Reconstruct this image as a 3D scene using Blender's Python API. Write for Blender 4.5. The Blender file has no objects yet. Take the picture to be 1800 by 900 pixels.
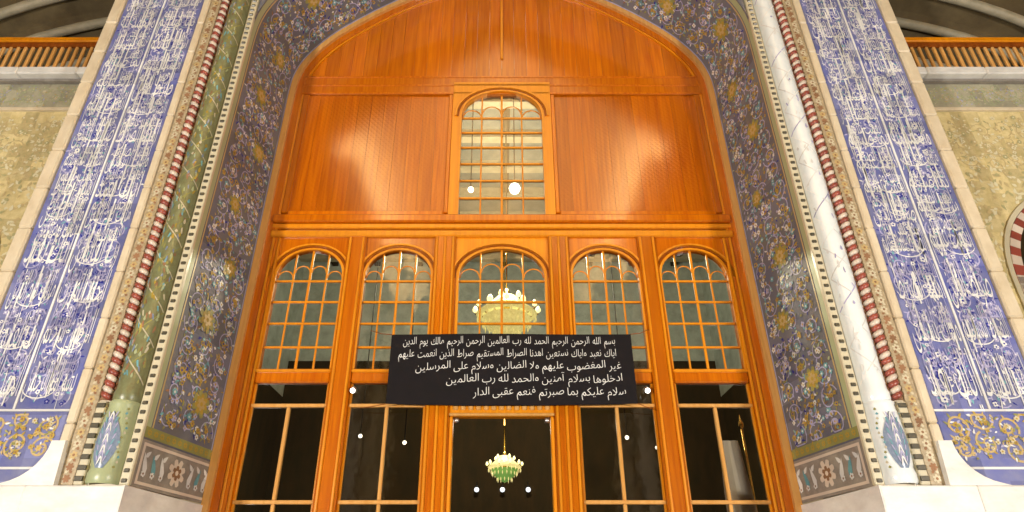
import bpy, bmesh, math, random
from mathutils import Vector, Matrix
R = math.radians
random.seed(7)
S = bpy.context.scene
C = S.collection

# ------------------------------------------------------------------ camera
cam = bpy.data.cameras.new('camera')
cam.sensor_width = 36.0
cam.lens = 22.4
cam.shift_x = 0.01
cam.clip_end = 500
camo = bpy.data.objects.new('camera', cam)
C.objects.link(camo)
camo.location = (0, -8.0, 1.55)
camo.rotation_euler = (R(90 + 28.77), 0, 0)
S.camera = camo

# ------------------------------------------------------------------ night sky
W = bpy.data.worlds.new('World')
S.world = W
W.use_nodes = True
wn = W.node_tree
sky = wn.nodes.new('ShaderNodeTexSky')
sky.sky_type = 'NISHITA'
sky.sun_disc = False
sky.sun_elevation = R(-2)
sky.sun_rotation = R(200)
wn.links.new(sky.outputs[0], wn.nodes['Background'].inputs[0])
wn.nodes['Background'].inputs[1].default_value = 0.05

# ------------------------------------------------------------------ exposure
S.view_settings.view_transform = 'Standard'
S.view_settings.look = 'None'
S.view_settings.gamma = 1
S.view_settings.exposure = 0.0
S.render.engine = 'CYCLES'
S.cycles.max_bounces = 6
S.cycles.diffuse_bounces = 3
S.cycles.glossy_bounces = 3
S.cycles.transparent_max_bounces = 12
S.cycles.caustics_reflective = False
S.cycles.caustics_refractive = False
S.cycles.sample_clamp_indirect = 4

# floodlights of the court, standing on the paving left and right of the photographer
FLOODS = [((-8.5, -13.0, 1.3), (2.5, 0.0, 4.5), 1850),
          ((9.5, -13.0, 1.3), (0.5, 0.0, 4.5), 1650)]
COVE_POWER = 4700
FLOOD_COLOR = (1.0, 0.94, 0.86)
COVE_COLOR = (1.0, 0.70, 0.36)

# ------------------------------------------------------------------ materials
MATS = {}
def mat(name, col, rough=0.5, spec=0.5, metal=0.0, coat=0.0, var=None, vscale=(6, 6, 6), vdetail=4, bump=0.0, bscale=40,
        objvar=0.0, emit=None, estr=0.0, coat_rough=0.1, ior=1.5, roughvar=0.0, tile=0.0, tilt=0.05):
    m = bpy.data.materials.new(name)
    m.use_nodes = True
    nt = m.node_tree
    b = nt.nodes['Principled BSDF']
    b.inputs['Base Color'].default_value = (*col, 1)
    b.inputs['Roughness'].default_value = rough
    b.inputs['Metallic'].default_value = metal
    b.inputs['IOR'].default_value = ior
    b.inputs['Specular IOR Level'].default_value = spec
    b.inputs['Coat Weight'].default_value = coat
    b.inputs['Coat Roughness'].default_value = coat_rough
    tc = nt.nodes.new('ShaderNodeTexCoord')
    geo = nt.nodes.new('ShaderNodeNewGeometry')
    last = None
    if var:
        mp = nt.nodes.new('ShaderNodeMapping'); mp.inputs['Scale'].default_value = vscale
        nt.links.new(geo.outputs['Position'], mp.inputs['Vector'])
        no = nt.nodes.new('ShaderNodeTexNoise'); no.inputs['Scale'].default_value = 1; no.inputs['Detail'].default_value = vdetail
        no.inputs['Roughness'].default_value = 0.65
        nt.links.new(mp.outputs[0], no.inputs['Vector'])
        cr = nt.nodes.new('ShaderNodeMapRange'); cr.inputs[1].default_value = 0.32; cr.inputs[2].default_value = 0.68
        nt.links.new(no.outputs[0], cr.inputs[0])
        mx = nt.nodes.new('ShaderNodeMix'); mx.data_type = 'RGBA'
        mx.inputs[6].default_value = (*col, 1); mx.inputs[7].default_value = (*var, 1)
        nt.links.new(cr.outputs[0], mx.inputs[0])
        last = mx.outputs[2]
        if roughvar:
            rr = nt.nodes.new('ShaderNodeMapRange'); rr.inputs[3].default_value = rough; rr.inputs[4].default_value = rough + roughvar
            nt.links.new(cr.outputs[0], rr.inputs[0]); nt.links.new(rr.outputs[0], b.inputs['Roughness'])
    if objvar:
        oi = nt.nodes.new('ShaderNodeObjectInfo')
        mr = nt.nodes.new('ShaderNodeMapRange'); mr.inputs[3].default_value = 1 - objvar; mr.inputs[4].default_value = 1 + objvar
        nt.links.new(oi.outputs['Random'], mr.inputs[0])
        hs = nt.nodes.new('ShaderNodeHueSaturation')
        nt.links.new(mr.outputs[0], hs.inputs['Value'])
        if last: nt.links.new(last, hs.inputs['Color'])
        else: hs.inputs['Color'].default_value = (*col, 1)
        last = hs.outputs[0]
    tn = None
    if tile:      # glazed tiles fired one by one: each has its own tone and sits at its own slight tilt
        sn = nt.nodes.new('ShaderNodeVectorMath'); sn.operation = 'SNAP'; sn.inputs[1].default_value = (tile, 5.0, tile)
        nt.links.new(geo.outputs['Position'], sn.inputs[0])
        wnz = nt.nodes.new('ShaderNodeTexWhiteNoise'); nt.links.new(sn.outputs[0], wnz.inputs['Vector'])
        mr2 = nt.nodes.new('ShaderNodeMapRange'); mr2.inputs[3].default_value = .80; mr2.inputs[4].default_value = 1.18
        nt.links.new(wnz.outputs['Value'], mr2.inputs[0])
        h2 = nt.nodes.new('ShaderNodeHueSaturation'); nt.links.new(mr2.outputs[0], h2.inputs['Value'])
        if last: nt.links.new(last, h2.inputs['Color'])
        else: h2.inputs['Color'].default_value = (*col, 1)
        last = h2.outputs[0]
        sb = nt.nodes.new('ShaderNodeVectorMath'); sb.operation = 'SUBTRACT'; sb.inputs[1].default_value = (.5, .5, .5); nt.links.new(wnz.outputs['Color'], sb.inputs[0])
        sc2 = nt.nodes.new('ShaderNodeVectorMath'); sc2.operation = 'SCALE'; sc2.inputs[3].default_value = tilt * 2; nt.links.new(sb.outputs[0], sc2.inputs[0])
        ad2 = nt.nodes.new('ShaderNodeVectorMath'); ad2.operation = 'ADD'; nt.links.new(sc2.outputs[0], ad2.inputs[0]); nt.links.new(geo.outputs['Normal'], ad2.inputs[1])
        nm = nt.nodes.new('ShaderNodeVectorMath'); nm.operation = 'NORMALIZE'; nt.links.new(ad2.outputs[0], nm.inputs[0])
        tn = nm.outputs[0]; nt.links.new(tn, b.inputs['Normal'])
    if last: nt.links.new(last, b.inputs['Base Color'])
    if bump:
        n2 = nt.nodes.new('ShaderNodeTexNoise'); n2.inputs['Scale'].default_value = bscale; n2.inputs['Detail'].default_value = 3
        nt.links.new(geo.outputs['Position'], n2.inputs['Vector'])
        bp = nt.nodes.new('ShaderNodeBump'); bp.inputs['Strength'].default_value = bump; bp.inputs['Distance'].default_value = 0.01
        nt.links.new(n2.outputs[0], bp.inputs['Height']); nt.links.new(bp.outputs[0], b.inputs['Normal'])
        if tn: nt.links.new(tn, bp.inputs['Normal'])
    if emit:
        b.inputs['Emission Color'].default_value = (*emit, 1); b.inputs['Emission Strength'].default_value = estr
    MATS[name] = m
    return m

def wood(name, a, c, objvar=0.1, lattice=0.0, rough=0.4, coat=0.9, coat_rough=0.11):
    """Varnished timber: long grain streaks along Z, fine pores, lacquer coat."""
    m = bpy.data.materials.new(name); m.use_nodes = True
    nt = m.node_tree; b = nt.nodes['Principled BSDF']
    tc = nt.nodes.new('ShaderNodeTexCoord'); oi = nt.nodes.new('ShaderNodeObjectInfo')
    ad = nt.nodes.new('ShaderNodeVectorMath'); ad.operation = 'ADD'
    sc = nt.nodes.new('ShaderNodeVectorMath'); sc.operation = 'SCALE'; sc.inputs[3].default_value = 37.0
    co = nt.nodes.new('ShaderNodeCombineXYZ')
    nt.links.new(oi.outputs['Random'], co.inputs[0]); nt.links.new(oi.outputs['Random'], co.inputs[2])
    nt.links.new(co.outputs[0], sc.inputs[0])
    nt.links.new(tc.outputs['Object'], ad.inputs[0]); nt.links.new(sc.outputs[0], ad.inputs[1])
    mp = nt.nodes.new('ShaderNodeMapping'); mp.inputs['Scale'].default_value = (22, 22, 0.9)
    nt.links.new(ad.outputs[0], mp.inputs['Vector'])
    n1 = nt.nodes.new('ShaderNodeTexNoise'); n1.inputs['Scale'].default_value = 1; n1.inputs['Detail'].default_value = 6; n1.inputs['Distortion'].default_value = 0.6
    nt.links.new(mp.outputs[0], n1.inputs['Vector'])
    cr = nt.nodes.new('ShaderNodeMapRange'); cr.inputs[1].default_value = 0.3; cr.inputs[2].default_value = 0.7
    nt.links.new(n1.outputs[0], cr.inputs[0])
    mx = nt.nodes.new('ShaderNodeMix'); mx.data_type = 'RGBA'
    mx.inputs[6].default_value = (*a, 1); mx.inputs[7].default_value = (*c, 1)
    nt.links.new(cr.outputs[0], mx.inputs[0])
    mr = nt.nodes.new('ShaderNodeMapRange'); mr.inputs[3].default_value = 1 - objvar; mr.inputs[4].default_value = 1 + objvar
    nt.links.new(oi.outputs['Random'], mr.inputs[0])
    hs = nt.nodes.new('ShaderNodeHueSaturation')
    nt.links.new(mr.outputs[0], hs.inputs['Value']); nt.links.new(mx.outputs[2], hs.inputs['Color'])
    nt.links.new(hs.outputs[0], b.inputs['Base Color'])
    b.inputs['Roughness'].default_value = rough
    b.inputs['Specular IOR Level'].default_value = 0.05; b.inputs['Coat Weight'].default_value = coat; b.inputs['Coat Roughness'].default_value = coat_rough; b.inputs['Coat IOR'].default_value = 1.65
    bp = nt.nodes.new('ShaderNodeBump'); bp.inputs['Strength'].default_value = 0.12; bp.inputs['Distance'].default_value = 0.004
    nt.links.new(n1.outputs[0], bp.inputs['Height']); nt.links.new(bp.outputs[0], b.inputs['Normal'])
    if lattice:      # fine carved diamond lattice
        def M(op, x, y=None):
            nd = nt.nodes.new('ShaderNodeMath'); nd.operation = op
            for i_, q_ in enumerate((x, y)):
                if q_ is None: continue
                if isinstance(q_, (int, float)): nd.inputs[i_].default_value = q_
                else: nt.links.new(q_, nd.inputs[i_])
            return nd.outputs[0]
        sp = nt.nodes.new('ShaderNodeSeparateXYZ'); nt.links.new(tc.outputs['Object'], sp.inputs[0])
        k_ = 2 * math.pi / lattice
        la_ = M('ABSOLUTE', M('SINE', M('MULTIPLY', M('ADD', sp.outputs[0], sp.outputs[2]), k_ / 2)))
        lb_ = M('ABSOLUTE', M('SINE', M('MULTIPLY', M('SUBTRACT', sp.outputs[0], sp.outputs[2]), k_ / 2)))
        lt = M('MINIMUM', la_, lb_)
        b2 = nt.nodes.new('ShaderNodeBump'); b2.inputs['Strength'].default_value = 0.6; b2.inputs['Distance'].default_value = 0.006; b2.invert = True
        nt.links.new(lt, b2.inputs['Height']); nt.links.new(bp.outputs[0], b2.inputs['Normal']); nt.links.new(b2.outputs[0], b.inputs['Normal'])
        b3 = nt.nodes.new('ShaderNodeBump'); b3.inputs['Strength'].default_value = 0.03; b3.inputs['Distance'].default_value = 0.004; b3.invert = True
        nt.links.new(lt, b3.inputs['Height']); nt.links.new(b3.outputs[0], b.inputs['Coat Normal'])
    MATS[name] = m
    return m

def glass(name, tint, refl_ior=1.5, rough=0.02):
    m = bpy.data.materials.new(name); m.use_nodes = True
    nt = m.node_tree
    for n in list(nt.nodes):
        if n.type == 'BSDF_PRINCIPLED': nt.nodes.remove(n)
    out = [n for n in nt.nodes if n.type == 'OUTPUT_MATERIAL'][0]
    t = nt.nodes.new('ShaderNodeBsdfTransparent'); t.inputs[0].default_value = (*tint, 1)
    g = nt.nodes.new('ShaderNodeBsdfGlossy'); g.inputs['Roughness'].default_value = rough; g.inputs[0].default_value = (1, 1, 1, 1)
    fr = nt.nodes.new('ShaderNodeFresnel'); fr.inputs[0].default_value = refl_ior
    geo = nt.nodes.new('ShaderNodeNewGeometry')
    n = nt.nodes.new('ShaderNodeTexNoise'); n.inputs['Scale'].default_value = 3.0
    nt.links.new(geo.outputs['Position'], n.inputs['Vector'])
    bp = nt.nodes.new('ShaderNodeBump'); bp.inputs['Strength'].default_value = 0.06; bp.inputs['Distance'].default_value = 0.05
    nt.links.new(n.outputs[0], bp.inputs['Height']); nt.links.new(bp.outputs[0], g.inputs['Normal'])
    mx = nt.nodes.new('ShaderNodeMixShader')
    nt.links.new(fr.outputs[0], mx.inputs[0]); nt.links.new(t.outputs[0], mx.inputs[1]); nt.links.new(g.outputs[0], mx.inputs[2])
    nt.links.new(mx.outputs[0], out.inputs[0])
    MATS[name] = m
    return m

wood('wood', (0.59, 0.165, 0.001), (0.43, 0.088, 0.001), 0.15)
wood('wood_lattice', (0.52, 0.135, 0.001), (0.36, 0.07, 0.001), 0.14, lattice=0.085)
wood('wood_light', (0.74, 0.275, 0.003), (0.64, 0.20, 0.002), 0.08, coat_rough=0.3)
wood('wood_dark', (0.30, 0.08, 0.01), (0.20, 0.045, 0.006), 0.15, coat=0.2)
wood('edge_wood', (0.70, 0.38, 0.12), (0.60, 0.29, 0.07), 0.05)
glass('pane_glass', (0.74, 0.76, 0.66), 1.85, 0.05)
glass('dark_glass', (0.78, 0.74, 0.60), 1.75, 0.06)
mat('marble', (0.87, 0.85, 0.80), 0.25, var=(0.66, 0.63, 0.58), vscale=(2.5, 2.5, 5), vdetail=8, objvar=0.04)
mat('cream_stone', (0.70, 0.60, 0.43), 0.4, var=(0.58, 0.47, 0.31), vscale=(5, 5, 3), vdetail=6, bump=0.15, objvar=0.05)
mat('beige_tile', (0.46, 0.38, 0.25), 0.35, var=(0.30, 0.22, 0.12), vscale=(26, 26, 26), vdetail=3, bump=0.1)
mat('violet_ground', (0.135, 0.14, 0.20), 0.45, var=(0.175, 0.165, 0.15), vscale=(3, 3, 3), vdetail=6, bump=0.12, bscale=25, spec=0.12, tile=0.22)
mat('blue_ground', (0.105, 0.12, 0.35), 0.3, var=(0.19, 0.20, 0.34), vscale=(4, 4, 4), vdetail=6, bump=0.12, bscale=25, tile=0.22)
mat('aqua_lit', (0.86, 0.88, 0.87), 0.25, var=(0.76, 0.82, 0.82), vscale=(14, 14, 9), vdetail=4, bump=0.1, bscale=30, coat=0.4)  # glaze of the right column, with strong light painted into its white
mat('aqua_shaded', (0.20, 0.22, 0.11), 0.35, var=(0.15, 0.14, 0.06), vscale=(20, 20, 14), vdetail=4, bump=0.1, bscale=30)  # glaze of the left column, with shade painted into its dark olive
mat('wall_tile', (0.72, 0.60, 0.32), 0.42, var=(0.55, 0.45, 0.20), vscale=(9, 9, 9), vdetail=6, bump=0.2, bscale=30, tile=0.22)
mat('frieze_tile', (0.45, 0.43, 0.30), 0.4, var=(0.36, 0.33, 0.24), vscale=(12, 12, 12), vdetail=5, bump=0.1, tile=0.22)
mat('g_white', (0.74, 0.73, 0.70), 0.42, objvar=0.05, spec=0.12, tile=0.22, tilt=0.04)
mat('g_lavender', (0.40, 0.38, 0.56), 0.42, spec=0.12, tile=0.22, tilt=0.04)
mat('g_turquoise', (0.16, 0.36, 0.40), 0.42, spec=0.12, tile=0.22, tilt=0.04)
mat('g_gold', (0.42, 0.29, 0.05), 0.42, spec=0.12, tile=0.22, tilt=0.04)
mat('g_olive', (0.28, 0.27, 0.09), 0.42, spec=0.12, tile=0.22, tilt=0.04)
mat('g_cobalt', (0.035, 0.04, 0.26), 0.42, spec=0.12, tile=0.22, tilt=0.04)
mat('g_brown', (0.28, 0.15, 0.08), 0.42, spec=0.12, tile=0.22, tilt=0.04)
mat('g_black', (0.085, 0.075, 0.05), 0.3)
mat('g_steel', (0.16, 0.21, 0.30), 0.22, var=(0.25, 0.30, 0.40), vscale=(20, 20, 20))
mat('g_grey', (0.30, 0.27, 0.23), 0.35, var=(0.22, 0.19, 0.16), vscale=(9, 9, 9))
mat('g_cream', (0.55, 0.49, 0.34), 0.3, objvar=0.06)
mat('g_red', (0.27, 0.06, 0.04), 0.35, objvar=0.2)
mat('g_pinkwhite', (0.62, 0.52, 0.42), 0.3, objvar=0.08)
mat('w_sand', (0.56, 0.44, 0.22), 0.4)
mat('w_pale', (0.72, 0.66, 0.44), 0.4)
mat('w_olive', (0.44, 0.40, 0.20), 0.4)
mat('g_tan', (0.50, 0.36, 0.15), 0.35)
mat('g_sage', (0.36, 0.40, 0.22), 0.35)
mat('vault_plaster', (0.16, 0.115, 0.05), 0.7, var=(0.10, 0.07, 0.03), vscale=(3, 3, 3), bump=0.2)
mat('rib_plaster', (0.46, 0.40, 0.28), 0.6, var=(0.34, 0.30, 0.20), vscale=(5, 5, 5))
mat('sign_black', (0.008, 0.007, 0.008), 0.75, spec=0.15, var=(0.010, 0.008, 0.010), vscale=(4, 4, 4))
mat('sign_white', (0.78, 0.78, 0.75), 0.5)
mat('brass', (0.72, 0.46, 0.12), 0.25, metal=1.0)
mat('steel', (0.55, 0.55, 0.55), 0.35, metal=1.0)
mat('black_metal', (0.03, 0.03, 0.03), 0.4)
mat('bulb_warm', (0.9, 0.85, 0.6), 0.4, emit=(1.0, 0.80, 0.36), estr=2.6)
mat('bulb_far', (0.9, 0.85, 0.6), 0.4, emit=(0.95, 0.86, 0.35), estr=1.6)
mat('bulb_white', (0.9, 0.9, 0.9), 0.4, emit=(1.0, 0.95, 0.85), estr=5.0)
mat('bulb_dim', (0.9, 0.9, 0.9), 0.4, emit=(0.9, 0.95, 1.0), estr=1.2)
mat('crystal', (0.75, 0.78, 0.55), 0.12, var=(.4, .4, .2), vscale=(18, 18, 18), emit=(1.0, 0.80, 0.30), estr=0.75)
mat('crystal_green', (0.25, 0.50, 0.15), 0.12, emit=(0.35, 0.75, 0.15), estr=0.25)
mat('flag_cloth', (0.74, 0.72, 0.86), 0.7, var=(0.84, 0.80, 0.82), vscale=(9, 9, 2))
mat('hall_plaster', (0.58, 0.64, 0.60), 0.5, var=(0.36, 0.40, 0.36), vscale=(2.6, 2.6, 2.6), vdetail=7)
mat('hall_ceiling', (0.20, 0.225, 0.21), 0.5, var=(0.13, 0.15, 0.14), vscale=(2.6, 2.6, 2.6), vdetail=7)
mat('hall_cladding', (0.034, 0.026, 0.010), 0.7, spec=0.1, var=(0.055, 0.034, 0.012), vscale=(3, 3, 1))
mat('canopy_plaster', (0.78, 0.70, 0.55), 0.6, var=(0.70, 0.62, 0.48), vscale=(1, 1, 1))
mat('paving', (0.30, 0.28, 0.25), 0.4, var=(0.24, 0.22, 0.20), vscale=(1.5, 1.5, 1.5), vdetail=8)

# ------------------------------------------------------------------ object helpers
def link(name, me, parent=None, loc=None, rot=None, kind=None):
    o = bpy.data.objects.new(name, me)
    C.objects.link(o)
    if parent: o.parent = parent
    if loc: o.location = loc
    if rot: o.rotation_euler = rot
    if kind: o['kind'] = kind
    return o
def thing(name, label, cat, loc=(0, 0, 0), group=None):
    o = link(name, None, loc=loc)
    o['label'] = label; o['category'] = cat
    if group: o['group'] = group
    return o
def tag(o, label, cat, group=None):
    o['label'] = label; o['category'] = cat
    if group: o['group'] = group
    return o

class MB:
    """Collects polygons with material slots into one mesh."""
    def __init__(s): s.v = []; s.f = []; s.m = []; s.mats = []; s.smooth = []
    def slot(s, name):
        if name not in s.mats: s.mats.append(name)
        return s.mats.index(name)
    def poly(s, pts, m, smooth=False):
        n = len(s.v); s.v += [tuple(p) for p in pts]; s.f.append(tuple(range(n, n + len(pts)))); s.m.append(s.slot(m)); s.smooth.append(smooth)
    def box(s, a, b, m):
        (x0, y0, z0), (x1, y1, z1) = a, b
        n = len(s.v)
        s.v += [(x0, y0, z0), (x1, y0, z0), (x1, y1, z0), (x0, y1, z0), (x0, y0, z1), (x1, y0, z1), (x1, y1, z1), (x0, y1, z1)]
        for q in ((0, 3, 2, 1), (4, 5, 6, 7), (0, 1, 5, 4), (1, 2, 6, 5), (2, 3, 7, 6), (3, 0, 4, 7)):
            s.f.append(tuple(n + i for i in q)); s.m.append(s.slot(m)); s.smooth.append(False)
    def prism(s, pts, y0, y1, m):
        """polygon in XZ extruded from y0 (front) to y1 (back)"""
        k = len(pts); n = len(s.v)
        s.v += [(x, y0, z) for x, z in pts] + [(x, y1, z) for x, z in pts]
        s.f.append(tuple(range(n, n + k))); s.m.append(s.slot(m)); s.smooth.append(False)
        s.f.append(tuple(range(n + 2 * k - 1, n + k - 1, -1))); s.m.append(s.slot(m)); s.smooth.append(False)
        for i in range(k):
            j = (i + 1) % k
            s.f.append((n + i, n + k + i, n + k + j, n + j)); s.m.append(s.slot(m)); s.smooth.append(False)
    def tube(s, pts, r, m, seg=8, cap=True):
        pts = [Vector(p) for p in pts]
        rs = r if isinstance(r, (list, tuple)) else [r] * len(pts)
        n = len(s.v); up = None
        for i, p in enumerate(pts):
            d = (pts[min(i + 1, len(pts) - 1)] - pts[max(i - 1, 0)]).normalized()
            if up is None:
                up = d.orthogonal().normalized()
            up = (up - d * up.dot(d)).normalized(); w = d.cross(up)
            for k in range(seg):
                a = 2 * math.pi * k / seg
                q = p + (up * math.cos(a) + w * math.sin(a)) * rs[i]
                s.v.append(tuple(q))
        for i in range(len(pts) - 1):
            for k in range(seg):
                k2 = (k + 1) % seg
                s.f.append((n + i * seg + k, n + i * seg + k2, n + (i + 1) * seg + k2, n + (i + 1) * seg + k)); s.m.append(s.slot(m)); s.smooth.append(True)
        if cap:
            s.f.append(tuple(n + k for k in reversed(range(seg)))); s.m.append(s.slot(m)); s.smooth.append(False)
            e = n + (len(pts) - 1) * seg
            s.f.append(tuple(e + k for k in range(seg))); s.m.append(s.slot(m)); s.smooth.append(False)
    def lathe(s, prof, m, c=(0, 0, 0), seg=16, a0=0, a1=2 * math.pi):
        n = len(s.v); full = abs(a1 - a0 - 2 * math.pi) < 1e-6
        cols = seg if full else seg + 1
        for r, z in prof:
            for k in range(cols):
                a = a0 + (a1 - a0) * k / seg
                s.v.append((c[0] + r * math.cos(a), c[1] + r * math.sin(a), c[2] + z))
        for i in range(len(prof) - 1):
            for k in range(seg):
                k2 = (k + 1) % cols
                s.f.append((n + i * cols + k, n + i * cols + k2, n + (i + 1) * cols + k2, n + (i + 1) * cols + k)); s.m.append(s.slot(m)); s.smooth.append(True)
    def mesh(s, name, fix=False):
        me = bpy.data.meshes.new(name)
        me.from_pydata(s.v, [], s.f)
        for n in s.mats: me.materials.append(MATS[n])
        me.polygons.foreach_set('material_index', s.m)
        me.polygons.foreach_set('use_smooth', s.smooth)
        if fix:
            bm = bmesh.new(); bm.from_mesh(me); bmesh.ops.recalc_face_normals(bm, faces=bm.faces[:]); bm.to_mesh(me); bm.free()
        me.update()
        return me
    def build(s, name, parent=None, loc=None, rot=None, kind=None, fix=False):
        return link(name, s.mesh(name, fix), parent, loc, rot, kind)

BOXES = {}
def bbox_mesh(sx, sy, sz, m, bev):
    """bevelled box centred on its origin; meshes are shared between equal sizes"""
    key = (round(sx, 3), round(sy, 3), round(sz, 3), m, bev)
    if key not in BOXES:
        bm = bmesh.new(); bmesh.ops.create_cube(bm, size=1)
        bmesh.ops.scale(bm, vec=(sx, sy, sz), verts=bm.verts)
        if bev: bmesh.ops.bevel(bm, geom=bm.edges[:], offset=min(bev, 0.4 * min(sx, sy, sz)), segments=1, affect='EDGES')
        me = bpy.data.meshes.new('piece'); bm.to_mesh(me); bm.free()
        me.materials.append(MATS[m]); BOXES[key] = me
    return BOXES[key]
def piece(name, a, b, m, parent, bev=0.008):
    """one solid bar or board between two corners"""
    c = [(p + q) / 2 for p, q in zip(a, b)]; d = [abs(q - p) for p, q in zip(a, b)]
    return link(name, bbox_mesh(*d, m, bev), parent, c)

# ------------------------------------------------------------------ Arabic lettering (joined forms from Unicode, right to left)
FORMS = {}
for ch, code, n in (('ء', 0xFE80, 1), ('آ', 0xFE81, 2), ('أ', 0xFE83, 2), ('ؤ', 0xFE85, 2), ('إ', 0xFE87, 2), ('ئ', 0xFE89, 4), ('ا', 0xFE8D, 2), ('ب', 0xFE8F, 4),
                    ('ة', 0xFE93, 2), ('ت', 0xFE95, 4), ('ث', 0xFE99, 4), ('ج', 0xFE9D, 4), ('ح', 0xFEA1, 4), ('خ', 0xFEA5, 4), ('د', 0xFEA9, 2), ('ذ', 0xFEAB, 2),
                    ('ر', 0xFEAD, 2), ('ز', 0xFEAF, 2), ('س', 0xFEB1, 4), ('ش', 0xFEB5, 4), ('ص', 0xFEB9, 4), ('ض', 0xFEBD, 4), ('ط', 0xFEC1, 4), ('ظ', 0xFEC5, 4),
                    ('ع', 0xFEC9, 4), ('غ', 0xFECD, 4), ('ف', 0xFED1, 4), ('ق', 0xFED5, 4), ('ك', 0xFED9, 4), ('ل', 0xFEDD, 4), ('م', 0xFEE1, 4), ('ن', 0xFEE5, 4),
                    ('ه', 0xFEE9, 4), ('و', 0xFEED, 2), ('ى', 0xFEEF, 2), ('ي', 0xFEF1, 4), ('ﻻ', 0xFEFB, 2)):
    FORMS[ch] = (code, n)
def shape(text):
    text = text.replace('لا', 'ﻻ')
    out = []
    for i, c in enumerate(text):
        if c not in FORMS: out.append(c); continue
        code, n = FORMS[c]
        pj = i > 0 and text[i - 1] in FORMS and FORMS[text[i - 1]][1] == 4
        nj = n == 4 and i + 1 < len(text) and text[i + 1] in FORMS and FORMS[text[i + 1]][1] >= 2
        k = (3 if nj else 1) if pj else (2 if nj else 0)
        out.append(chr(code + k))
    return ''.join(reversed(out))
TXT = {}
def text_geo(text, res=2):
    """flat triangles of a line of text, in the XY plane"""
    if text not in TXT:
        cu = bpy.data.curves.new('line', 'FONT'); cu.body = shape(text); cu.resolution_u = res; cu.offset = -0.010
        o = bpy.data.objects.new('line', cu); C.objects.link(o)
        bpy.context.view_layer.update()
        me = bpy.data.meshes.new_from_object(o.evaluated_get(bpy.context.evaluated_depsgraph_get()))
        vs = [(v.co.x, v.co.y) for v in me.vertices]; fs = [tuple(p.vertices) for p in me.polygons]
        bpy.data.objects.remove(o); bpy.data.curves.remove(cu); bpy.data.meshes.remove(me)
        TXT[text] = (vs, fs)
    return TXT[text]
def put_text(mb, text, x0, x1, z0, z1, y, m, mapf=None):
    vs, fs = text_geo(text)
    ax = min(v[0] for v in vs); bx = max(v[0] for v in vs); az = min(v[1] for v in vs); bz = max(v[1] for v in vs)
    n = len(mb.v)
    for vx, vz in vs:
        x = x0 + (vx - ax) / (bx - ax) * (x1 - x0); z = z0 + (vz - az) / (bz - az) * (z1 - z0)
        mb.v.append((x, y, z))
    for q in fs:
        mb.f.append(tuple(n + i for i in q)); mb.m.append(mb.slot(m)); mb.smooth.append(False)

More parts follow.
